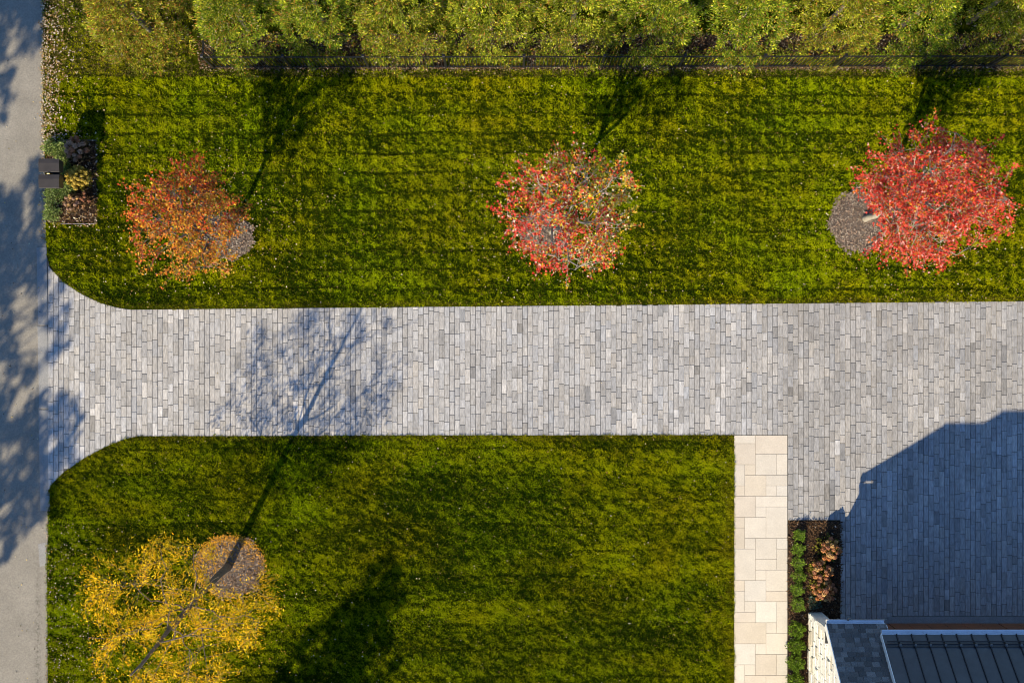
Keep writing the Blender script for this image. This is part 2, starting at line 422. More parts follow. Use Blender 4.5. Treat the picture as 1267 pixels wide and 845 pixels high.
def bed(name, box, n, label, pale, dark):
    x0, y0, x1, y1 = box
    root = empty(name, W((x0+x1)/2, (y0+y1)/2)); tag(root, label, 'planting bed')
    pts = [(x0, y1), (x1, y1), (x1, y0), (x0, y0)]; out = []
    for i in range(4):
        for t in range(8):
            f = t/8; a, b = pts[i], pts[(i+1) % 4]; out.append((a[0]+(b[0]-a[0])*f, a[1]+(b[1]-a[1])*f))
    mound('m', out, .03, 0, (.05*dark, .034*dark, .025*dark)).build('mulch_mound', M['mulch'], root)
    px = rng.uniform(x0, x1, n); py = rng.uniform(y0, y1, n)
    o = scat_obj('mulch_chips', M['mulch'], [chips(px, py, n, .05, dark, pale)], root); o['kind'] = 'stuff'
    return root
bed('mulch_bed', (975.6, 644.5, 1040.4, 764.5), 6500, 'dark mulch bed with green mounds and hydrangeas between walkway and shaded drive', .03, .8)
bed('mulch_bed', (975.6, 765, 1000, 1040), 3000, 'narrow mulch strip between the pale walkway and the white stone wall', .03, .8)
bm_ = bed('mulch_bed', (BED_M[0], BED_M[1]+1, BED_M[2], BED_M[3]-1), 6000, 'planting bed round the mailboxes, strewn with pale leaves', .08, .75)
for (x0, y0, x1, y1) in ((76, 173.8, 120, 174.6), (76, 276.8, 118, 277.6)):
    mb = MB(); mb.box((X(x0), Y(y1), -.05), (X(x1), Y(y0), .055), ch=.004); mb.build('steel_edge', M['steel'], bm_)
bed('mulch_strip', (245, 42, 1400, 85.8), 26000, 'brown mulch strip running along the foot of the black fence', .22, 1.0)

# ---------------------------------------------------------------- grass
def grass(n_try, x0, x1, y0, y1, name):
    px = rng.uniform(x0, x1, n_try); py = rng.uniform(y0, y1, n_try)
    en = (vnoise(px, py, 5, 66)-.5)*2.6; jx = px+rng.normal(0, .8, n_try)+en; jy = py+rng.normal(0, .8, n_try)-en
    out = (px < -5) | (px > 1275) | (py < -5) | (py > 852)
    k = in_lawn(jx, jy) & (~out | (rng.random(n_try) < .35))
    px, py = px[k], py[k]; n = len(px)
    # clumpy growth: two noises, drawn out up and to the right, plus mower lines
    ux = px*.85+py*.5; uy = -px*.5+py*.85
    c1 = .6*vnoise(ux*.8, uy*1.2, 2.6, 1)+.4*vnoise(px, py, 4.5, 51); c2 = vnoise(ux*.5, uy*1.3, 5.5, 2); c3 = vnoise(px*.45, py, 42, 3); c4 = vnoise(px, py, 130, 4)
    tuft = .5*vnoise(px, py, 1.5, 8)+.5*vnoise(ux*.7, uy*1.5, 1.5, 28)
    upper = py < 400
    per = np.where(upper, 24.0, 31.0); ph = (py+vnoise(px, py, 60, 9)*5)/per
    line = np.exp(-((ph-np.round(ph))*per/2.0)**2)*np.clip(vnoise(px*.3, py, 11, 77)*2.2-.15, .25, 1.35)
    stripe = np.where(np.floor(ph) % 2 == 0, 1.0, -1.0)
    cross = np.exp(-(((px+vnoise(px, py, 40, 19)*5)/15.5-np.round((px+vnoise(px, py, 40, 19)*5)/15.5))*15.5/2.0)**2)*(upper)
    gap = line*np.clip((c2-.35)*2.2+.35, 0, 1.2)
    keep = rng.random(n) > .42*gap*np.where(upper, 1, .4)
    keep &= ~((c1 < .22) & (rng.random(n) < .5))
    px, py, c1, c2, c3, c4, tuft, line, stripe, cross, gap, upper = [a[keep] for a in (px, py, c1, c2, c3, c4, tuft, line, stripe, cross, gap, upper)]
    n = len(px)
    hgt = .034+.046*c1**1.3+.024*(c2-.4)+.012*rng.random(n)-.028*gap+.012*cross*c2
    edge = np.minimum(np.abs(py-top_edge(px)), np.abs(py-bot_edge(px))); hgt *= np.where(edge < 5, .75, 1)
    hgt = np.clip(hgt, .026, .12)
    z0 = np.maximum(-.014, .0+.014*(c2-.4)+.03*(vnoise(px, py, 24, 14)-.5)-.014*gap)
    pos = np.stack([X(px), Y(py), z0], 1)
    az = rng.uniform(0, 2*np.pi, n); lean = rng.uniform(.35, 1.15, n)
    fw = np.stack([np.cos(az)*np.sin(lean)+.18*stripe, np.sin(az)*np.sin(lean)+.10, np.cos(lean)], 1)
    nm = rdir(n, 1.1, .6)
    # colours: deep green, mid green, yellow green, straw
    deep = np.array([.010, .032, .001]); mid = np.array([.088, .128, .001]); lime = np.array([.375, .405, .003]); straw = np.array([.34, .25, .06])
    t = np.clip(.44*c1+.50*tuft+.36*(c2-.5)+.20*(c3-.5)+.16*(c4-.5)+rng.normal(0, .17, n)-.25*gap*np.where(upper, 1, .4)+.34*cross*c2+np.where(upper, 0, .07*(vnoise(px*.25, py, 22, 41)-.5)*2)+.03*stripe+np.where(upper, .0, .0), 0, 1)
    t = np.clip((t-.25)/.48, 0, 1)
    rb = np.clip((vnoise(px*.6, py, 17, 23)-.5)*.5+(vnoise(px, py, 75, 24)-.5)*.7, -.5, .5)[:, None]
    col = np.where((t < .5)[:, None], deep+(mid-deep)*(t/.5)[:, None], mid+(lime-mid)*((t-.5)/.5)[:, None])
    col = col*(1+rb*np.array([.30, -.10, 0])+.10)
    fringe = np.clip((px-885)/20, 0, 1)*(py > 540)+np.clip(1-edge/9, 0, 1)*.8; fringe = np.clip(fringe*vnoise(px, py, 6, 27)*1.5, 0, 1)[:, None]
    col = col*(1-.5*fringe)+np.array([.30, .25, .01])*.5*fringe
    dry = (rng.random(n) < .025+.10*(edge < 6)); col[dry] = straw*rng.uniform(.4, 1.0, (dry.sum(), 1))
    # thin worn turf close to the fence and the road
    worn = ((py < 96) & (rng.random(n) < .35)) | ((px < 72) & (py < 180) & (rng.random(n) < .25))
    col[worn] = np.array([.20, .145, .055])*rng.uniform(.5, 1.1, (worn.sum(), 1))
    V, F, T = scatter(BLADE_V, BLADE_F, pos, fw, nm, hgt*1.15, col, rng.uniform(.010, .021, n))
    o = link(name, np_mesh(name, V, F, M['grass'], T)); return o
o = grass(1150000, 52, 1330, -60, 392, 'grass'); tag(o, 'mown green grass of the upper lawn round the red trees', 'grass', kind='stuff')
o = grass(830000, 52, 909, 530, 900, 'grass'); tag(o, 'mown green grass of the lower lawn below the driveway', 'grass', kind='stuff')

# ---------------------------------------------------------------- fallen leaves
def litter(px, py, z, sz=(.035, .075), cols=None, dullp=.3):
    n = len(px); pos = np.stack([X(px), Y(py), np.full(n, z)+rng.uniform(0, .015, n)], 1)
    cols = np.array(cols or [(.66, .53, .36), (.50, .35, .19), (.74, .64, .47), (.36, .20, .08), (.55, .38, .12)])
    c = cols[rng.integers(0, len(cols), n)]*rng.uniform(.55, 1.05, (n, 1))
    return scatter(LEAF_V, LEAF_F, pos, rdir(n)*[1, 1, .15], rdir(n, 1.6, .45), rng.uniform(*sz, n), c)
def ok_lawn(px, py): k = in_lawn(px, py); return px[k], py[k]
parts = []
a = rng.uniform(60, 1290, 2600); b = rng.uniform(-20, 860, 2600); a, b = ok_lawn(a, b); parts.append(litter(a, b, .055, (.025, .055)))
a = 53+np.abs(rng.normal(0, 11, 620)); b = rng.uniform(-40, 185, 620); parts.append(litter(a, b, .05, (.035, .075)))
a = 54+np.abs(rng.normal(0, 24, 650)); b = rng.uniform(-40, 185, 650); a, b = ok_lawn(a, b); parts.append(litter(a, b, .055, (.03, .07)))
a = 60+np.abs(rng.normal(0, 40, 520)); b = 640+240*rng.random(520)**.8; a, b = ok_lawn(a, b); parts.append(litter(a, b, .055, (.02, .05), [(.6, .5, .34), (.5, .36, .2), (.75, .65, .5), (.4, .25, .1)]))
a = np.concatenate([rng.normal(c_, 62, 620) for c_ in (250, 690, 1130)]); b = rng.normal(275, 48, 1860); a, b = ok_lawn(a, b); parts.append(litter(a, b, .055, (.03, .06)))
a = rng.normal(240, 60, 700); b = rng.normal(765, 45, 700); a, b = ok_lawn(a, b)
parts.append(litter(a, b, .055, (.03, .06), [(.62, .36, .03), (.7, .45, .06), (.5, .3, .05)]))
a = rng.uniform(58, 122, 420); b = rng.uniform(165, 282, 420); parts.append(litter(a, b, .06, (.035, .07)))
a = rng.uniform(-20, 54, 90); b = rng.uniform(-20, 860, 90); parts.append(litter(a, b, -.005, (.03, .055), [(.7, .6, .4), (.12, .09, .06), (.6, .45, .15)]))
a = 53+rng.normal(0, 1.8, 420); b = rng.uniform(-30, 300, 420)*1.0; parts.append(litter(a, b, .002, (.03, .06)))
a = 58+rng.normal(0, 1.3, 160); b = rng.uniform(640, 880, 160); parts.append(litter(a, b, .002, (.025, .05), [(.25, .16, .09), (.5, .35, .2)]))
a = rng.uniform(250, 1290, 900); b = 86.5+rng.normal(0, 1.6, 900); parts.append(litter(a, b, .02, (.03, .055), [(.42, .30, .18), (.55, .42, .28), (.3, .2, .1)]))
o = scat_obj('fallen_leaves', M['leaf_matt'], parts); tag(o, 'pale dry leaves scattered over the lawns and along the road edge', 'fallen leaves', kind='stuff')
parts = []
a = rng.uniform(64, 960, 55); b = rng.uniform(385, 535, 55); parts.append(litter(a, b, .006, (.02, .045), [(.55, .42, .2), (.2, .15, .1), (.6, .5, .3)]))
o = scat_obj('fallen_leaves', M['leaf_matt'], parts); tag(o, 'few tiny leaves lying on the pale grey driveway pavers', 'fallen leaves', kind='stuff')

# ---------------------------------------------------------------- trees
def bez(a, b, c, n): return [a*(1-t)**2+b*2*t*(1-t)+c*t*t for t in [i/(n-1) for i in range(n)]]
def tree(name, label, group, base, lean, H, fork, cen, rad, n_scaf, n_tip, leaves, leafmat, bark, r0=.07, leaf_sz=(.07, .11),
         colfn=None, template=(LEAF_V, LEAF_F), spread=.22, seed=1, wd=None, pts=None, tipfn=None, low=.0, cat='tree', droop=.3, shell=.55, upn=1.1, bare=None):
    """trunk, scaffold limbs, branchlets and twigs that reach points spread through a crown; leaves cluster at the twigs"""
    random.seed(seed); R = np.random.default_rng(seed)
    root = empty(name, base); tag(root, label, cat, group)
    B = Vector(base); top = B+Vector((lean[0], lean[1], H))
    tr = bez(B+Vector((0, 0, -.05)), B+Vector((lean[0]*.15, lean[1]*.15, H*.5)), top, 14)
    tr = [p+Vector((random.gauss(0, .02), random.gauss(0, .02), 0))*(1 if 1 < i < 13 else 0) for i, p in enumerate(tr)]
    mt = MB(); mt.tube(tr, [r0*(1.25 if i == 0 else (1-i/14.5)**.7) for i in range(14)], 8)
    mt.build('trunk', M[bark], root, smooth=True)
    cen = Vector(cen); rx, ry, rz = rad
    mbr = MB(); nodes = []
    for i, p in enumerate(tr):
        f = i/13
        if p.z-B.z > fork: nodes.append((p, r0*(1-f)**.8*.5+.004, True))
    golden = 2.399963
    for i in range(n_scaf):
        f = (i+.5)/n_scaf; z = fork+(H*(.80 if cat == 'tree' and droop == .2 else .55)-fork)*f; t = z/H
        if droop != .2: z = fork*.94+f*(H-fork*.94)*.98; t = min(z/H, .995)
        p = tr[min(12, int(t*13))].lerp(tr[min(13, int(t*13)+1)], t*13-int(t*13))
        az = i*golden+random.uniform(-.3, .3)+seed
        el = math.radians((random.uniform(-35, -5) if f < .25 else random.uniform(-10, 45)+f*20) if droop == .2 else random.uniform(5, 62))
        e = cen+Vector((math.cos(az)*math.cos(el)*rx, math.sin(az)*math.cos(el)*ry, math.sin(el)*rz))*random.uniform(.78, .95)
        if e.z < p.z+.25: e.z = p.z+random.uniform(.2, .6)
        mid = p.lerp(e, .45)+Vector((0, 0, -.12*(e-p).length+.25*(e-p).length*(.3)))
        mid += Vector((random.gauss(0, .08), random.gauss(0, .08), random.gauss(0, .06)))
        br = bez(p, mid, e, 9); lw = (e-p).length*.028; br = [v if k in (0, 8) else v+Vector((random.gauss(0, lw), random.gauss(0, lw), random.gauss(0, lw))) for k, v in enumerate(br)]; rr = [max(.008, r0*(.30 if droop == .2 else .60)*(1-f*.35)*(1-k/9.3)) for k in range(9)]
        mbr.tube(br, rr, 5)
        for k in range(3, 9): nodes.append((br[k], rr[k], False))
    NP = np.array([n[0][:] for n in nodes]); NR = np.array([n[1] for n in nodes])
    # tips
    if pts is None:
        u = R.normal(size=(n_tip, 3)); u /= np.linalg.norm(u, axis=1, keepdims=True)
        r = shell+(1-shell)*R.random(n_tip)**.6; k = R.random(n_tip) < .22; r[k] *= R.uniform(.3, .9, k.sum())
        lob = 1+.06*np.sin(3*np.arctan2(u[:, 1], u[:, 0])+seed)+.06*np.sin(5*np.arctan2(u[:, 1], u[:, 0])+u[:, 2]*3+seed*2)
        P = np.array(cen[:])+u*(r*lob)[:, None]*[rx, ry, rz]
        P = P[P[:, 2] > B.z+low]
        if bare is not None:      # side of the crown that leaves the mulch ring open to the sky
            q = CAM_H/(CAM_H-P[:, 2]); gx_ = 633.5+P[:, 0]/S*q; gy_ = 422.5-P[:, 1]/S*q
            P = P[((gx_-bare[0])/bare[2])**2+((gy_-bare[1])/bare[3])**2 > 1]
    else: P = np.asarray(pts)
    lp, lf = [], []
    twig = MB()
    for tip in P:
        a = NP-tip; cost = np.linalg.norm(a, axis=1)+.7*np.maximum(0, NP[:, 2]-tip[2]+.1)+.0*NR
        j = int(cost.argmin()); s = Vector(NP[j]); e = Vector(tip); L = (e-s).length
        mid = s.lerp(e, .5)+Vector((R.normal()*.08*L, R.normal()*.08*L, -.06*L))
        pth = bez(s, mid, e, 5); r1 = min(NR[j]*.6, .004+.007*L)
        twig.tube(pth, [max(.0025, r1*(1-k/5.5)) for k in range(5)], 3, cap=False)
        out = (e-s).normalized() if L > 1e-3 else Vector((0, 0, 1))
        for q in range(3):   # forks
            dv = (out+Vector((R.normal(), R.normal(), R.normal()*.6))*.65).normalized()*spread*R.uniform(.7, 1.5)
            st = pth[2+q % 3]; twig.tube([st, st+dv*.5+Vector((0, 0, .01)), st+dv], [.0035, .003, .002], 3, cap=False)
            for g in np.linspace(.3, 1.05, 4): lp.append((st+dv*g)[:]); lf.append(dv[:])
        lp.append(e[:]); lf.append(out[:])
    mbr.build('limbs', M[bark], root, smooth=True); o = twig.build('twigs', M[bark], root); o['kind'] = 'stuff'
    lp = np.array(lp); lf = np.array(lf)
    j = R.integers(0, len(lp), leaves); pos = lp[j]+R.normal(size=(leaves, 3))*spread*.22
    fw = unit(lf[j])*.7+R.normal(size=(leaves, 3))*.55; fw[:, 2] -= droop
    nm = R.normal(size=(leaves, 3))*.6+[-.2, -.4, upn]
    size = R.uniform(*leaf_sz, leaves); col = colfn(pos, R)
    o = scat_obj('foliage', M[leafmat], [scatter(template[0], template[1], pos, unit(fw), unit(nm), size, col, None if wd is None else size*R.uniform(*wd, leaves))], root)
    o['kind'] = 'stuff'
    return root
def pick(R, n, cols, pr): 
    return np.array(cols)[R.choice(len(cols), n, p=np.array(pr)/sum(pr))]*R.uniform(.65, 1.25, (n, 1))
RED = (.52, .030, .014); ORG = (.54, .15, .010); PINK = (.62, .07, .045); YEL = (.60, .38, .02); BRN = (.20, .05, .008); GRN = (.16, .17, .03); LIME = (.36, .33, .04)
def col1(P, R):
    n = len(P); b = Vector(W(282, 294)); a = np.clip(.36+(-(P[:, 0]-b.x)*.26+(P[:, 1]-b.y)*.30)+vnoise(P[:, 0], P[:, 1], .5, 31)*.7-.35, 0, 1)
    A = pick(R, n, [RED, (.56, .08, .02), ORG, BRN], [2.4, 1.5, 4, 1.6]); Bc = pick(R, n, [ORG, YEL, BRN, (.56, .24, .015), (.26, .19, .02)], [3.0, 1.5, 1.8, 3.4, 1.6])
    return np.where((R.random(n) < a)[:, None], A, Bc)
def col2(P, R):
    n = len(P); b = Vector(W(683, 287)); a = np.clip(.66+(-(P[:, 0]-b.x)*.22-(P[:, 1]-b.y)*.10)+vnoise(P[:, 0]+P[:, 2], P[:, 1], .45, 32)*1.0-.5, 0, 1)
    A = pick(R, n, [RED, PINK, ORG, BRN, (.72, .42, .34)], [4, 3.4, .8, 1, .8]); Bc = pick(R, n, [YEL, LIME, ORG, GRN, (.7, .55, .3)], [3, 2.6, 1.5, 1.2, 1])
    return np.where((R.random(n) < a)[:, None], A, Bc)
def col3(P, R):
    n = len(P); return pick(R, n, [RED, PINK, ORG, BRN, (.70, .30, .24), (.45, .25, .05)], [4, 4, 1.5, 1.2, 1, .7])
def coly(P, R):
    n = len(P); return pick(R, n, [(.88, .54, .006), (.80, .40, .006), (.92, .66, .02), (.5, .3, .01)], [4, 1.4, 3.5, .7])
G_RED = 'autumn coloured trees in a row on the upper lawn'
tree('maple_tree', 'orange and red leaved tree nearest the mailboxes', G_RED, W(282, 294), (-.02, .02), 2.5, 1.7, W(278, 292, 3.5), (1.5, 1.5, 1.65), 9, 210, 10500, 'leaf', 'bark', .088, (.045, .082), col1, bare=(300, 308, 20, 14), seed=3, low=1.7)
tree('maple_tree', 'thin red tree with yellow leaves on its right, middle of the row', G_RED, W(683, 287), (.02, .0), 2.9, 2.0, W(692, 285, 4.1), (1.72, 1.60, 2.0), 8, 190, 7600, 'leaf', 'bark_pale', .094, (.05, .095), col2, bare=(672, 293, 20, 15), seed=5, low=1.9, spread=.25)
tree('maple_tree', 'dense crimson and pink tree right of its wide mulch ring', G_RED, W(1070, 271), (.05, .0), 3.1, 2.2, W(1074, 272, 4.6), (1.74, 1.66, 2.45), 10, 300, 17000, 'leaf', 'bark_pale', .10, (.045, .085), col3, bare=(1050, 280, 34, 30), seed=8, low=2.0)
tree('honey_locust_tree', 'leaning yellow tree with bare pale twigs by the road corner', None, W(283, 700), (-.5, -1.1), 6.5, 2.0, W(268, 722, 3.75), (2.3, 2.15, 1.75), 14, 200, 13500, 'leaf_matt', 'bark_mid', .108, (.045, .115), coly, bare=(289, 697, 36, 33),
     template=(SLIM_V, SLIM_F), wd=(.16, .30), spread=.30, seed=13, low=1.9, shell=.66, droop=.2, upn=.8)

# ------- shade trees beyond the frame: every leaf cluster stands where its shadow reaches the ground in view
def shade_tree(label, blobs, hc, hr, extra, seed, name='shade_tree', nleaf=95, grow=1.42):
    R = np.random.default_rng(seed); random.seed(seed); P = []; rad = []
    for (x, y, r) in blobs+extra:
        h = hc+R.uniform(-hr, hr)
        g = W(x, y); P.append((g.x-SH.x*SHL*h, g.y-SH.y*SHL*h, h)); rad.append(r*S*grow)
    P = np.array(P); c = P.mean(0); B = Vector((c[0], c[1], -.03))
    root = empty(name, B); tag(root, label, 'tree', 'tall trees outside the frame that shade the road')
    mt = MB(); tr = bez(B, B+Vector((.2, .1, hc*.5)), Vector((c[0], c[1], hc+hr)), 9)
    mt.tube(tr, [.26*(1-i/10) for i in range(9)], 8); mt.build('trunk', M['bark'], root, smooth=True)
    lm = MB(); parts = []; T = np.array([p[:] for p in tr])
    for p, r in zip(P, rad):
        pv = Vector(p); j = max(2, int(np.argmin(np.abs(T[:, 2]-(p[2]-1.2-.25*np.hypot(p[0]-c[0], p[1]-c[1])))))); s = tr[j]
        L = (pv-s).length; lm.tube(bez(s, s.lerp(pv, .5)+Vector((0, 0, -.1*L)), pv, 6), [max(.006, .05*(1-k/6)) for k in range(6)], 4, cap=False)
        n = max(20, int(nleaf*1.1*(r/.3)**2)); u = R.normal(size=(n, 3)); u /= np.linalg.norm(u, axis=1, keepdims=True)
        pos = p+u*(R.random(n)**.45)[:, None]*[r, r, r*.8]
        fw = R.normal(size=(n, 3)); nm = R.normal(size=(n, 3)); nm += [-.5, -1, .7]
        parts.append(scatter(LEAF_V, LEAF_F, pos, unit(fw), unit(nm), R.uniform(.10, .17, n), np.array([[.20, .15, .02]])*R.uniform(.5, 1.3, (n, 1))))
    lm.build('limbs', M['bark'], root, smooth=True); o = scat_obj('foliage', M['leaf_matt'], parts, root); o['kind'] = 'stuff'
def fill(x0, x1, y0, y1, n, r0, r1, seed):
    R = np.random.default_rng(seed); return [(R.uniform(x0, x1), R.uniform(y0, y1), R.uniform(r0, r1)) for _ in range(n)]
bC = [(30, 18, 12), (45, 48, 10), (8, 6, 12), (18, -20, 22), (50, -12, 18), (4, 38, 6), (36, 34, 9), (12, 90, 6), (8, 120, 7), (3, 102, 7), (25, 62, 6), (2, 145, 5), (48, 12, 9)]
bB = [(47, 206, 9), (36, 224, 7), (16, 252, 10), (50, 240, 11), (6, 282, 14), (46, 268, 8), (12, 310, 14), (40, 305, 14), (5, 335, 14), (50, 330, 11), (28, 335, 12), (6, 365, 10),
      (45, 352, 10), (76, 352, 6), (66, 372, 5), (80, 385, 5), (76, 408, 6), (84, 425, 4), (64, 440, 6), (52, 385, 7), (4, 402, 9), (10, 432, 10), (38, 462, 9), (16, 455, 8), (62, 400, 6), (72, 428, 5), (4, 250, 8), (20, 282, 7)]
bA = [(45, 500, 10), (4, 490, 8), (30, 525, 12), (8, 540, 11), (50, 535, 11), (73, 500, 9), (90, 505, 7), (96, 520, 5), (70, 528, 9), (86, 540, 8), (78, 560, 10), (62, 570, 9), (48, 565, 10), (68, 592, 6),
      (45, 602, 11), (20, 575, 9), (26, 602, 11), (5, 610, 10), (22, 632, 10), (46, 634, 9), (8, 655, 8), (30, 655, 6), (12, 676, 6), (5, 690, 5), (64, 612, 8), (70, 628, 5), (34, 545, 9), (92, 570, 6)]
shade_tree('tall leafy tree across the road, above the top left corner', bC, 9.5, 1.6, fill(-150, -8, -110, 130, 34, 12, 20, 1), 1)
shade_tree('tall leafy tree across the road, level with the driveway mouth', bB, 9.5, 1.6, fill(-150, -10, 235, 460, 40, 12, 20, 2), 2)
shade_tree('tall leafy tree across the road, nearest the bottom left corner', bA, 9.5, 1.8, fill(-150, -10, 475, 640, 36, 12, 20, 3), 3)
bD = [(480, 692, 7), (492, 706, 8), (462, 705, 8), (478, 725, 12), (455, 735, 11), (495, 740, 9), (430, 755, 12), (470, 755, 13), (410, 770, 10), (445, 780, 16), (385, 785, 9), (415, 800, 15), (475, 790, 12), (370, 805, 8), (390, 825, 14),
      (440, 820, 17), (350, 830, 9), (365, 850, 14), (410, 855, 17), (460, 850, 14), (345, 870, 14), (490, 820, 8), (430, 895, 22), (380, 895, 20), (470, 895, 18), (500, 860, 8), (450, 760, 12), (430, 790, 14)]
shade_tree('bushy tree standing on the lower lawn just below the frame', bD, 5.6, 1.3, fill(350, 500, 880, 1000, 14, 14, 22, 4), 4, nleaf=115, grow=1.2)

# ---------------------------------------------------------------- arborvitae hedge
def hedge_tree(px, py, r, H, label, seed, brown=0.0):
    R = np.random.default_rng(seed); B = W(px, py); root = empty('arborvitae', B)
    tag(root, label, 'evergreen tree', 'arborvitae in the hedge behind the fence')
    mt = MB(); mt.tube([B+Vector((0, 0, -.05)), B+Vector((.02, .03, H*.5)), B+Vector((0, 0, H*.93))], [.09, .055, .01], 7); mt.build('trunk', M['bark'], root, smooth=True)
    K = 430; t = R.random(K)**.85; z = .10+t*(H-.2)
    rr = r*np.maximum(1-t**1.9, .03)**.75
    a = R.uniform(0, 2*np.pi, K)
    lob = 1+.09*np.sin(4*a+z*2+seed)+.08*np.sin(7*a-z*3+seed)+.20*(R.random(K)-.6)
    q = np.where(R.random(K) < .22, R.uniform(.4, .8, K), 1.0)
    rad = rr*lob*q
    C = np.stack([B.x+rad*np.cos(a), B.y+rad*np.sin(a), z], 1); O = np.stack([np.cos(a), np.sin(a), np.full(K, .55)], 1)
    j = R.integers(0, K, 32000); n = len(j); cr = (.10+.10*R.random(K))[j][:, None]
    u = unit(R.normal(size=(n, 3))+O[j]*.9); pos = C[j]+u*cr*(R.random((n, 1))**.5)*[1, 1, 1.15]; pos[:, 2] = np.maximum(pos[:, 2], .03)
    fw = unit(u+O[j]*.45+R.normal(size=(n, 3))*.35+[0, 0, .15]); nm = unit(R.normal(size=(n, 3))*.7+[-.1, -.4, .6])
    v = R.random(n); cb = (.55+.85*R.random(K))[j][:, None]; warm = (R.random(K) < .30+.3*brown)[j]
    tint = np.array([1+R.uniform(-.12, .14), 1+R.uniform(-.06, .10), 1])
    col = np.array([[.155, .215, .012]])*tint*cb*R.uniform(.6, 1.4, (n, 1))
    k = v < .26; col[k] = np.array([.52, .52, .04])*cb[k]*R.uniform(.6, 1.15, (k.sum(), 1))
    k = (v > 1-(.05+.25*brown)) | (warm & (v > .84)); col[k] = np.array([.44, .20, .04])*R.uniform(.5, 1.2, (k.sum(), 1))
    k = (v > .40) & (v < .45); col[k] = np.array([.50, .42, .24])*R.uniform(.6, 1.1, (k.sum(), 1))
    sz = R.uniform(.035, .095, n)
    o = scat_obj('foliage', M['leaf_matt'], [scatter(SLIM_V, SLIM_F, pos, fw, nm, sz, col, sz*R.uniform(.22, .42, n))], root); o['kind'] = 'stuff'
hx = [(186, 36, 1.28, 3.4), (304, 26, 1.10, 3.6), (404, 24, 1.12, 3.9), (507, 26, 1.20, 3.7), (606, 25, 1.14, 3.9), (704, 26, 1.15, 3.8), (806, 25, 1.12, 3.6), (913, 26, 1.18, 3.8), (1014, 27, 1.18, 3.9), (1108, 24, 1.08, 3.5), (1204, 22, 1.10, 3.7), (1306, 24, 1.15, 3.8)]
ordn = ['brown flecked arborvitae at the left end of the hedge, in front of the fence end', 'second arborvitae from the left end of the hedge, above the fence corner', 'third arborvitae from the left of the hedge, right above the orange tree shadow',
        'fourth arborvitae from the left of the hedge, right of a dark gap', 'fifth arborvitae from the left of the hedge', 'arborvitae straight above the middle red tree, its left neighbour unshaded',
        'arborvitae above and right of the middle tree, darkened by its shadow', 'eighth arborvitae from the left of the hedge', 'ninth arborvitae from the left of the hedge, bright yellow green',
        'arborvitae above the trunk shadow of the crimson tree', 'deeply shaded arborvitae near the top right corner', 'arborvitae cut by the right edge of the photo']
for i, ((x, y, r, H), lb) in enumerate(zip(hx, ordn)): hedge_tree(x+5*math.sin(i*1.7), y+(2 if i == 0 else 9+4*math.sin(i*2.3)), r*(.99+.07*math.sin(i*3.1)), H, lb, 100+i, .8 if i == 0 else (.25 if i in (3, 8) else 0))

# ---------------------------------------------------------------- fence
fence = empty('metal_fence', W(760, 83.5)); tag(fence, 'long black metal picket fence in front of the evergreen hedge', 'fence')
FX0, FX1 = 265.5, 1400; fy = lambda x: 84.2-(x-265)*.0014
def bar(mb, x0, y0, x1, y1, z0, z1, t): 
    a, b = W(x0, y0), W(x1, y1); d_ = (b-a).normalized(); n_ = Vector((-d_.y, d_.x, 0))*t
    mb.prism([(a+n_)[:2], (a-n_)[:2], (b-n_)[:2], (b+n_)[:2]][::-1], z0, z1)
for (z0, z1) in ((1.12, 1.15), (.09, .115)):
    mb = MB(); bar(mb, FX0, fy(FX0), FX1, fy(FX1), z0, z1, .016); mb.build('rail', M['black_metal'], fence)
pm = MB(); pm.box((-.009, -.009, .03), (.009, .009, 1.19)); pm.add([(-.009, -.009, 1.19), (.009, -.009, 1.19), (.009, .009, 1.19), (-.009, .009, 1.19), (0, 0, 1.235)], [[0, 1, 4], [1, 2, 4], [2, 3, 4], [3, 0, 4]])
pmesh = pm.mesh('picket', M['black_metal'])
qm = MB(); qm.box((-.032, -.032, -.1), (.032, .032, 1.27), ch=.004); qm.box((-.042, -.042, 1.272), (.042, .042, 1.295), ch=.01)
qmesh = qm.mesh('post', M['black_metal'])
x = FX0; k = 0
while x < FX1:
    o = bpy.data.objects.new('post' if k % 20 == 0 else 'picket', qmesh if k % 20 == 0 else pmesh); COL.objects.link(o); o.parent = fence
    o.location = W(x, fy(x))-fence.location; x += 4.78; k += 1
ret = empty('metal_fence', W(265.5, 60)); tag(ret, 'short black fence return running back into the hedge at the left corner', 'fence')
for (z0, z1) in ((1.12, 1.15), (.09, .115)):
    mb = MB(); bar(mb, 265.5, 82.5, 265.5, 30, z0, z1, .016); mb.build('rail', M['black_metal'], ret)
for i in range(1, 12):
    o = bpy.data.objects.new('picket', pmesh); COL.objects.link(o); o.parent = ret; o.location = W(265.5, 84.2-4.78*i)-ret.location

n = 34000; px = rng.uniform(262, 1400, n); py = 83-np.abs(rng.normal(0, 8, n)); kk = vnoise(px, py*2, 14, 71) > .30; px, py = px[kk], py[kk]; n = len(px)
hg = rng.uniform(.02, .32, n)*np.clip((84-py)/10, .1, 1)
o = scat_obj('ground_cover', M['leaf_matt'], [scatter(SLIM_V, SLIM_F, np.stack([X(px), Y(py), hg], 1), rdir(n, .5), rdir(n, 1, .7), rng.uniform(.05, .11, n),
    np.array([(.20, .26, .015), (.42, .44, .04), (.12, .17, .01), (.34, .20, .04)])[rng.integers(0, 4, n)]*rng.uniform(.6, 1.2, (n, 1)), rng.uniform(.02, .04, n))])
tag(o, 'low green weeds and shed sprays growing through the foot of the fence', 'ground cover', kind='stuff')
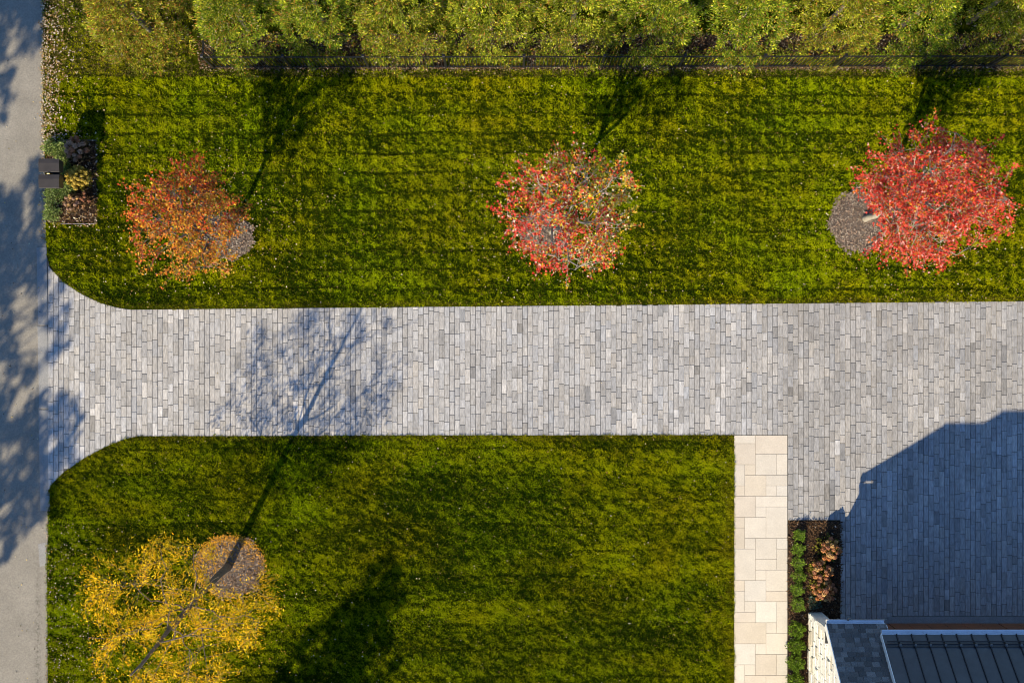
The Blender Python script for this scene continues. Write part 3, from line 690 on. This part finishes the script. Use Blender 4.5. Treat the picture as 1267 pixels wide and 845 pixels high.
# ---------------------------------------------------------------- shrubs and flowers
def shrub(name, px, py, r, h, label, cat, group, cols, n=700, seed=1, sz=(.03, .06), wd=(.35, .6), mat='leaf_matt', z0=.03, upn=.6):
    R = np.random.default_rng(seed); B = W(px, py, z0); root = empty(name, B); tag(root, label, cat, group)
    st = MB()
    for i in range(7):
        a = i*.9+seed; e = B+Vector((math.cos(a)*r*.6, math.sin(a)*r*.6, h*.7)); st.tube([B, B.lerp(e, .5)+Vector((0, 0, .04)), e], [.008, .006, .003], 4, cap=False)
    st.build('stems', M['bark'], root)
    u = R.normal(size=(n, 3)); u[:, 2] = np.abs(u[:, 2]); u = unit(u); q = R.random(n)**.4
    az = np.arctan2(u[:, 1], u[:, 0]); lob = 1+.14*np.sin(4*az+seed)+.12*np.sin(7*az+seed*3)
    pos = np.array(B[:])+u*(q*lob)[:, None]*[r, r, h]
    fw = unit(u+R.normal(size=(n, 3))*.5+[0, 0, .2]); nm = unit(R.normal(size=(n, 3))*.6+[0, -.2, upn])
    c = np.array(cols)[R.integers(0, len(cols), n)]*R.uniform(.6, 1.25, (n, 1)); s = R.uniform(*sz, n)
    o = scat_obj('foliage', M[mat], [scatter(SLIM_V, SLIM_F, pos, fw, nm, s, c, s*R.uniform(*wd, n))], root); o['kind'] = 'stuff'
    return root
GR = [(.15, .26, .015), (.24, .36, .03), (.10, .18, .012), (.30, .42, .06)]
gl = ['bright green mound at the top of the bed beside the walkway', 'second green mound from the top of the bed beside the walkway', 'third green mound from the top of the bed beside the walkway',
      'fourth green mound from the top of the bed beside the walkway', 'fifth green mound in the bed, left of the lowest hydrangea', 'green mound just above the corner of the white stone wall']
for i, (x, y, r) in enumerate([(987.5, 661, .165), (986, 678, .185), (986, 695, .185), (987, 712, .195), (985, 728, .175), (986, 747, .195)]):
    shrub('green_mound', x, y, r, .34, gl[i], 'shrub', 'green mounds between the walkway and hydrangeas', GR, 950, 200+i, (.03, .06), (.2, .4))
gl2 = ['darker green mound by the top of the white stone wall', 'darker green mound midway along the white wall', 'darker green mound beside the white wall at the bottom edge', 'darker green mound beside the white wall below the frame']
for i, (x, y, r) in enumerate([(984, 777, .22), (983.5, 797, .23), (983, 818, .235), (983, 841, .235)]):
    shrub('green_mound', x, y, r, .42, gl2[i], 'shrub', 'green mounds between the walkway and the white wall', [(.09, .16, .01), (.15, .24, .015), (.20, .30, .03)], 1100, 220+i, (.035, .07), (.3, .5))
hmesh = []
for v in range(4):
    R = np.random.default_rng(300+v); n = 130; u = unit(R.normal(size=(n, 3))); pos = u*[.062, .062, .075]*R.uniform(.8, 1.05, (n, 1)); nm = unit(u+R.normal(size=(n, 3))*.3); fw = unit(np.cross(nm, R.normal(size=(n, 3))))
    base = [np.array([.56, .24, .085]), np.array([.48, .18, .05]), np.array([.58, .34, .12]), np.array([.36, .15, .07])][v]
    V, F, T = scatter(SLIM_V, SLIM_F, pos, fw, nm, R.uniform(.03, .045, n), base*R.uniform(.6, 1.2, (n, 1)), R.uniform(.025, .04, n)); hmesh.append(np_mesh('flower_head', V, F, M['petal'], T))
gold = []
for v in range(2):
    me = hmesh[v].copy(); a = me.attributes['tone']; c = np.empty(len(a.data)*4, np.float32); a.data.foreach_get('color', c); c = c.reshape(-1, 4)
    b = c.mean(1, keepdims=True)/.47; c[:, :3] = np.array([[.50, .36, .05], [.44, .27, .17]][v])*b; a.data.foreach_set('color', c.ravel()); gold.append(me)
def hydrangea(px, py, r, h, label, nh, meshes, seed, group='dried hydrangeas in the dark mulch bed', cols=None, hs=1.0):
    root = shrub('hydrangea', px, py, r, h*.85, label, 'shrub', group, cols or [(.16, .17, .02), (.26, .24, .03), (.10, .07, .02)], 520, seed, (.05, .10), (.5, .8), z0=.03)
    R = random.Random(seed); pts = []; tries = 0
    while len(pts) < nh and tries < 900:
        tries += 1; a = R.uniform(0, 6.28); q = math.sqrt(R.random())*.92; p = (math.cos(a)*q*r, math.sin(a)*q*r)
        if all((p[0]-o_[0])**2+(p[1]-o_[1])**2 > (.105*hs)**2 for o_ in pts): pts.append(p)
    for p in pts:
        q = math.hypot(*p)/r; o = bpy.data.objects.new('flower_head', R.choice(meshes)); COL.objects.link(o); o.parent = root
        o.location = (p[0], p[1], h*(1-.45*q*q)+R.uniform(-.03, .04)); o.scale = [hs*R.uniform(.8, 1.25)]*3; o.rotation_euler = (p[1]*1.5, -p[0]*1.5, R.uniform(0, 6))
hydrangea(1021, 676, .33, .62, 'uppermost dried hydrangea with salmon heads, closest to the sunlit pavers', 17, hmesh, 1)
hydrangea(1011, 702, .30, .60, 'middle dried hydrangea with pinkish brown heads', 15, hmesh, 2)
hydrangea(1014, 726, .34, .62, 'lowest dried hydrangea with rusty orange heads', 20, hmesh, 3)
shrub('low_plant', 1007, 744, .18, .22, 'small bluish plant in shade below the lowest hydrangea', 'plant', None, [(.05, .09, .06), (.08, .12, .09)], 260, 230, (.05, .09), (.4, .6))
# mailbox bed
BG = [(.18, .26, .06), (.28, .36, .10), (.12, .18, .03), (.36, .42, .14)]
G_M = 'shrubs planted round the mailboxes'
for i, (x, y, r, lb) in enumerate([(66, 184, .22, 'grey green shrub just above the mailboxes at the road edge'), (78, 187, .26, 'grey green shrub between the brown hydrangea and the mailboxes'), (80, 203, .20, 'green shrub right of the upper mailbox'),
                                   (69, 244, .26, 'green shrub just below the lower mailbox'), (85, 236, .27, 'green shrub left of the golden flowered shrub, below right of the mailboxes'), (67, 265, .24, 'green shrub at the bottom left corner of the mailbox bed'), (86, 215, .18, 'small dark green shrub right of the gap between the mailboxes')]):
    shrub('evergreen_shrub', x, y, r, .40, lb, 'shrub', G_M, BG, 1000, 240+i, (.035, .07), (.3, .55))
hydrangea(101, 188, .33, .60, 'brown hydrangea at the top of the mailbox bed', 18, [hmesh[3], gold[1]], 11, G_M, [(.16, .10, .04), (.12, .08, .03)], 1.0)
hydrangea(102, 222, .34, .55, 'golden flowered hydrangea right of the mailboxes', 28, [gold[0]], 12, G_M, [(.26, .22, .02), (.14, .12, .02)], .8)
hydrangea(94, 252, .26, .36, 'small pinkish hydrangea low in the mailbox bed', 11, [hmesh[2], gold[1]], 14, G_M, [(.30, .17, .09), (.20, .14, .06)], .75)
hydrangea(110, 246, .20, .34, 'sparse brown seed heads at the right side of the mailbox bed', 6, [hmesh[3]], 15, G_M, [(.10, .06, .03)], .7)

# ---------------------------------------------------------------- twin mailboxes
mbx = empty('mailbox_stand', W(79, 220)); tag(mbx, 'twin dark bronze mailboxes on one post at the road edge', 'mailbox')
def k_of(h): return h/(CAM_H-h)
kx = 1+k_of(1.2)
gx = lambda p: 633.5+(p-633.5)/kx
gy = lambda p: 422.5+(p-422.5)/kx
for (a, b) in ((196.5, 212.6), (216.2, 232.3)):
    x0, x1 = X(gx(47.5)), X(gx(73)); y0, y1 = Y(gy(b)), Y(gy(a))
    mb = MB(); mb.box((x0+.02, y0+.02, .86), (x1-.02, y1-.02, 1.165), ch=.006); body = mb.build('mailbox_body', M['bronze'], mbx)
    mb = MB(); ym = (y0+y1)/2
    mb.add([(x0, y0, 1.168), (x1, y0, 1.168), (x1, y1, 1.168), (x0, y1, 1.168), (x0, y0, 1.185), (x1, y0, 1.185), (x1, y1, 1.185), (x0, y1, 1.185), (x0, ym+.06, 1.2), (x1, ym+.06, 1.2)],
           [[3, 2, 1, 0], [0, 1, 5, 4], [2, 3, 7, 6], [4, 5, 9, 8], [6, 7, 8, 9], [1, 2, 6, 9, 5], [3, 0, 4, 8, 7]])
    mb.build('mailbox_lid', M['bronze'], mbx)
    mb = MB(); mb.box((x0-.012, y0+.03, .88), (x0+.018, y1-.03, 1.15), ch=.004); mb.tube([(x0-.03, ym-.06, 1.1), (x0-.03, ym+.06, 1.1)], .008, 5); mb.build('mailbox_door', M['bronze'], mbx)
    mb = MB(); mb.box((x0+.01, y0-.004, 1.14), (x1-.01, y0+.018, 1.163)); mb.build('trim_strip', M['steel'], mbx)
xm = X(gx(60)); ym = Y(gy(214.5))
mb = MB(); mb.box((xm-.16, ym-.32, .79), (xm+.16, ym+.32, .857), ch=.006); mb.build('crossbeam', M['bronze'], mbx)
mb = MB(); mb.box((xm-.07, ym-.07, -.05), (xm+.07, ym+.07, .787), ch=.006); mb.build('post', M['bronze'], mbx)
mb = MB(); mb.box((xm-.05, ym-.016, .9), (xm+.02, ym+.016, 1.19), ch=.004); mb.build('brass_plate', M['brass'], mbx)

# ---------------------------------------------------------------- house
house = empty('house', W(1100, 850)); tag(house, 'house corner with white stone wall, grey shingles and dark standing seam metal roof', 'house')
RS = 1.05                                           # roof slope
E1, Y1, RZ1 = 2.60, 742.5, 5.99                     # shingled part: eave height, eave line, ridge height
E2, Y2, RZ2 = 2.95, 750.0, 6.45                     # metal part
def z1(py): return E1+RS*(py-Y1)*S
def z2(py): return E2+RS*(py-Y2)*S
R1 = Y1+(RZ1-E1)/(RS*S); R2 = Y2+(RZ2-E2)/(RS*S)
B1 = 2*R1-Y1; B2 = 2*R2-Y2
# stone wall (west), core then stones course by course
def core(x0, x1, ys, ztop, name, mat):
    V = []; 
    for xx in (x0, x1):
        V += [(X(xx), Y(p), -.1) for p in ys]+[(X(xx), Y(p), ztop(p)) for p in ys]
    n = len(ys); F = []
    for i in range(n-1):
        F.append([i, i+1, n+i+1, n+i]); F.append([2*n+i+1, 2*n+i, 3*n+i, 3*n+i+1]); F.append([n+i, n+i+1, 3*n+i+1, 3*n+i])
    F.append([0, n, 3*n, 2*n]); F.append([n-1, 3*n-1-n+n-n+n-0 if False else 3*n-1, 4*n-1, 2*n-1])
    mb = MB(); mb.add(V, F); return mb.build(name, M[mat], house)
def roofz(py, E, Yv, R_): return E+RS*S*((py-Yv) if py < R_ else (2*R_-py-Yv))
core(1003, 1016, [758.5, 767], lambda p: roofz(p, E1, Y1, R1)-.16, 'wall', 'mortar')
core(1003, 1058, [767.2, R1, B1-16], lambda p: roofz(p, E1, Y1, R1)-.16, 'wall', 'mortar')
core(1058.4, 1500, [773, R2, B2-22], lambda p: roofz(p, E2, Y2, R2)-.14, 'garage_wall', 'stucco')
random.seed(5); stones = []
z = 0.02; row = 0
while z < 5.2:
    hh = random.choice([.13, .16, .19, .22]); p = 757.2+(random.uniform(0, 8) if row % 2 else 0); first = True
    if row % 2: stones.append((757.2, p-.35, z, hh))
    while p < 905:
        ln = random.uniform(11, 26); q = min(p+ln, 910)
        stones.append((p, q-.35, z, hh)); p = q
    z += hh+.010; row += 1
st = []
for (p, q, z, hh) in stones:
    if p < R1: p = max(p, Y1+(z+.07-E1+.16)/(RS*S))
    lim = roofz(p, E1, Y1, R1)-.16
    if p > R1 and roofz(q, E1, Y1, R1) < z+.2: continue
    limq = roofz(q, E1, Y1, R1)-.16
    if z+.03 > max(lim, limq) or q-p < 1: continue
    zt0, zt1 = min(z+hh, max(lim, z+.012)), min(z+hh, max(limq, z+.012))
    st.append((p, q, z, zt0, zt1))
st.sort(key=lambda s_: s_[0]); extra = MB()
for i, (p, q, z, a, b) in enumerate(st):
    j = random.uniform(-.012, .022); k_ = random.uniform(.78, 1.0); w = random.random()
    tone = tuple(v*k_ for v in ((.80, .76, .66) if w > .12 else (.66, .58, .44)))
    xo = X(1000.3)-j; xi = X(1004)
    V = [(xo, Y(p), z), (xo, Y(q), z), (xo, Y(q), b), (xo, Y(p), a), (xi, Y(p), z), (xi, Y(q), z), (xi, Y(q), b), (xi, Y(p), a)]
    c = .016; cen_ = Vector((xo, (Y(p)+Y(q))/2, (z+(a+b)/2)/2))
    fr = [(xo-.018, v[1]+(c if v[1] < cen_.y else -c), v[2]+(c if v[2] < cen_.z else -c)) for v in V[:4]]
    fr = [(f[0]+random.uniform(-.007, .007), f[1], f[2]) for f in fr]
    F = [[8, 9, 10, 11], [0, 1, 9, 8], [1, 2, 10, 9], [2, 3, 11, 10], [3, 0, 8, 11], [0, 4, 5, 1], [1, 5, 6, 2], [2, 6, 7, 3], [3, 7, 4, 0]]
    if i < 290: m_ = MB(); m_.add(V+fr, F, tone); m_.build('stone', M['stone'], house)
    else: extra.add(V+fr, F, tone)
if extra.v: o = extra.build('stonework', M['stone'], house); o['kind'] = 'stuff'
# north face stones of the same wall, eave shade put into their darker tone
nf = MB(); z = .02
while z < 2.5:
    hh = random.choice([.16, .2]); xx = 1001
    while xx < 1015:
        q = min(xx+random.uniform(7, 16), 1016.5); q = 1016.5 if q > 1012 else q; nf.box((X(xx), Y(758.4), z), (X(q-.35), Y(756.6), z+hh), (.62, .58, .5), ch=.01); xx = q
    z += hh+.01
o = nf.build('stonework', M['stone'], house); o['kind'] = 'stuff'

def slope_pt(x, py, E, Yv, off=0.0):
    nz = 1/math.sqrt(1+RS*RS); ny = RS*nz      # normal of the north slope, image up = +Y
    return Vector((X(x), Y(py)+ny*off, E+RS*(py-Yv)*S+nz*off))
def slab_on(mb, x0, x1, p0, p1, E, Yv, o0, o1, tone=(1, 1, 1)):
    """thin plate lying on the north slope between eave-side p0 and ridge-side p1"""
    V = [slope_pt(x0, p0, E, Yv, o0), slope_pt(x1, p0, E, Yv, o0), slope_pt(x1, p1, E, Yv, o0), slope_pt(x0, p1, E, Yv, o0),
         slope_pt(x0, p0, E, Yv, o1), slope_pt(x1, p0, E, Yv, o1), slope_pt(x1, p1, E, Yv, o1), slope_pt(x0, p1, E, Yv, o1)]
    mb.add(V, [[0, 1, 2, 3], [7, 6, 5, 4], [0, 4, 5, 1], [1, 5, 6, 2], [2, 6, 7, 3], [3, 7, 4, 0]], tone)
LX1, LX2 = 989.3, 1046.5
mb = MB(); slab_on(mb, LX1+.5, 1058, Y1+.3, R1, E1, Y1, -.10, -.004); mb.build('roof_deck', M['shingle'], house)
mb = MB()   # rear slope
V = [(X(LX1), Y(R1), RZ1), (X(1058), Y(R1), RZ1), (X(1058), Y(B1), E1), (X(LX1), Y(B1), E1)]; V += [(v[0], v[1], v[2]-.12) for v in V]
mb.add(V, [[0, 1, 2, 3], [7, 6, 5, 4], [0, 4, 5, 1], [1, 5, 6, 2], [2, 6, 7, 3], [3, 7, 4, 0]], (.07, .07, .07)); mb.build('rear_roof', M['shingle'], house)
random.seed(9); p = Y1; row = 0; cnt = 0; sr = MB()
ex = 4.1
while p < R1-.5:
    x = LX1+1.2-(0 if row % 2 else random.uniform(2, 5)); q = min(p+ex*1.25, R1)
    while x < 1056:
        w = random.uniform(6.5, 11.0); a = max(x, LX1+.4); b = min(x+w-.25, 1057)
        g = random.choice([.085, .105, .13, .17])*random.uniform(.85, 1.15)
        th = random.choice([.008, .018, .03])
        tgt = MB() if cnt < 290 else sr
        V = [slope_pt(a, p, E1, Y1, .0+.004), slope_pt(b, p, E1, Y1, .004), slope_pt(b, q, E1, Y1, .002), slope_pt(a, q, E1, Y1, .002),
             slope_pt(a, p, E1, Y1, th+.012), slope_pt(b, p, E1, Y1, th+.012), slope_pt(b, q, E1, Y1, .006), slope_pt(a, q, E1, Y1, .006)]
        tgt.add(V, [[0, 1, 2, 3], [7, 6, 5, 4], [0, 4, 5, 1], [1, 5, 6, 2], [2, 6, 7, 3], [3, 7, 4, 0]], (g, g*.98, g*.95))
        if cnt < 290: tgt.build('shingle', M['shingle'], house)
        cnt += 1; x += w
    p += ex; row += 1
if sr.v: o = sr.build('shingle_field', M['shingle'], house); o['kind'] = 'stuff'
def rake(x0, x1, E, Yv, R_, d0, d1, name, mat='white'):
    mb = MB(); slab_on(mb, x0, x1, Yv-.4, R_, E, Yv, d0, d1)
    B_ = 2*R_-Yv; V = []
    for xx in (x0, x1):
        V += [(X(xx), Y(R_), RZ1+d1 if E == E1 else RZ2+d1), (X(xx), Y(B_), E+d1), (X(xx), Y(B_), E+d0), (X(xx), Y(R_), (RZ1 if E == E1 else RZ2)+d0)]
    mb.add(V, [[0, 1, 2, 3], [7, 6, 5, 4], [0, 4, 5, 1], [1, 5, 6, 2], [2, 6, 7, 3], [3, 7, 4, 0]])
    mb.build(name, M[mat], house)
rake(LX1-.5, LX1+.3, E1, Y1, R1, -.16, .03, 'rake_board')
rake(LX2-.6, LX2+.3, E2, Y2, R2, -.14, .04, 'rake_board')
# metal roof: pans, seams, snow rail
mb = MB(); slab_on(mb, LX2+.4, 1500, Y2+.3, R2, E2, Y2, -.10, -.004); mb.build('roof_deck', M['seam_dark'], house)
mb = MB()
V = [(X(LX2), Y(R2), RZ2), (X(1500), Y(R2), RZ2), (X(1500), Y(B2), E2), (X(LX2), Y(B2), E2)]; V += [(v[0], v[1], v[2]-.12) for v in V]
mb.add(V, [[0, 1, 2, 3], [7, 6, 5, 4], [0, 4, 5, 1], [1, 5, 6, 2], [2, 6, 7, 3], [3, 7, 4, 0]]); mb.build('rear_roof', M['seam_dark'], house)
sp = 16.75; x = LX2+.5+ (sp*.98); prev = LX2+.5; SR = 759.5
seams = []
while prev < 1495:
    mb = MB(); slab_on(mb, prev+.55, x-.55, Y2, R2, E2, Y2, .0, .007); mb.build('roof_pan', M['seam'], house)
    mb = MB(); slab_on(mb, x-.55, x+.55, Y2-.2, R2, E2, Y2, -.002, .042); mb.build('standing_seam', M['seam_dark'], house)
    mb = MB(); c = slope_pt(x, SR, E2, Y2, .045); mb.box((c.x-.028, c.y-.03, c.z-.005), (c.x+.028, c.y+.03, c.z+.055), ch=.006); mb.build('snow_clamp', M['steel'], house)
    seams.append(x); prev = x; x += sp
for dp, off in ((0, .075), (-2.2, .075)):
    mb = MB(); a = slope_pt(LX2+3, SR+dp, E2, Y2, off); b = slope_pt(1500, SR+dp, E2, Y2, off); mb.tube([a, b], .016, 6); mb.build('snow_rail', M['seam_dark'], house)
mb = MB(); mb.box((X(LX2), Y(R2)-.08, RZ2-.04), (X(1500), Y(R2)+.08, RZ2+.03), ch=.01); mb.build('ridge_cap', M['seam_dark'], house)
mb = MB(); mb.box((X(LX1), Y(R1)-.08, RZ1-.05), (X(1057.5), Y(R1)+.08, RZ1+.03), ch=.01); mb.build('ridge_cap', M['shingle'], house)
# gutters: open K-shaped channels
def gutter(x0, x1, yv, E, name):
    y0 = Y(yv)+.004; prof = [(0, .02), (0, -.10), (.075, -.11), (.11, -.05), (.115, .0), (.098, .0), (.095, -.045), (.068, -.095), (.012, -.088), (.012, .02)]
    V = []; n = len(prof)
    for xx in (X(x0), X(x1)): V += [(xx, y0+a, E-.02+b) for a, b in prof]
    mb = MB(); mb.add(V, [[i, (i+1) % n, n+(i+1) % n, n+i] for i in range(n)]+[list(range(n)), [2*n-1-i for i in range(n)]]); 
    mb.box((X(x0)+.001, y0+.013, E-.12), (X(x0)+.012, y0+.094, E-.025)); return mb.build(name, M['gutter'], house)
gutter(LX1+1, 1056.5, Y1, E1, 'gutter'); gutter(LX2+1, 1500, Y2, E2, 'gutter')
mb = MB(); mb.tube([(X(1014), Y(737.5), 2.6), (X(1014), Y(735.6), 2.68), (X(1016), Y(735.2), 2.66)], .03, 6); mb.tube([(X(1010), Y(737), 2.63), (X(1056), Y(737), 2.63)], .008, 5); mb.build('gutter_bracket', M['steel'], house)
# soffits and fascia
for (x0, x1, ya, yb, z) in ((LX1+1, 1058, Y1+.4, 766, E1-.15), (1058.5, 1500, Y2+.4, 773, E2-.15)):
    mb = MB(); mb.box((X(x0), Y(yb), z-.03), (X(x1), Y(ya), z)); mb.build('soffit', M['seam_dark'], house)
# stone corner return and kneeler under the eave
for (x0, x1, y0_, y1_, zz0, zz1) in ((992.5, 1003, 750, 757.0, 1.75, 2.42), (994.5, 1004, 752.5, 756.9, 1.35, 1.745)):
    mb = MB(); mb.box((X(x0), Y(y1_), zz0), (X(x1), Y(y0_), zz1), (.6, .56, .48), ch=.03); mb.build('corbel', M['stone'], house)
# garage front: threshold, posts, wooden door
mb = MB(); mb.box((X(1016.6), Y(772.4), -.05), (X(1098.3), Y(765.7), .012), ch=.006); mb.build('threshold', M['curb'], house)
mb = MB(); mb.box((X(1058.6), Y(773.2), .015), (X(1098.4), Y(771), 2.75), ch=.008); mb.build('garage_jamb', M['wood'], house)
mb = MB(); mb.box((X(1098.5), Y(772.6), -.05), (X(1500), Y(762.4), .012), ch=.006); mb.build('threshold', M['curb'], house)
for g0 in (1099, 1235, 1371):
    for i in range(6):
        mb = MB(); mb.box((X(g0+i*22.5), Y(772.8), .02), (X(g0+(i+1)*22.5-.5), Y(770.6), 2.3), ch=.008); mb.build('garage_door_panel', M['wood'], house)
mb = MB(); mb.box((X(1098.5), Y(772.9), 2.303), (X(1500), Y(770), 2.75), ch=.008); mb.build('garage_lintel', M['wood'], house)

for ob in bpy.data.objects:
    if ob.parent is None and ob.type == 'MESH' and 'kind' not in ob and 'label' not in ob: ob['kind'] = 'structure'
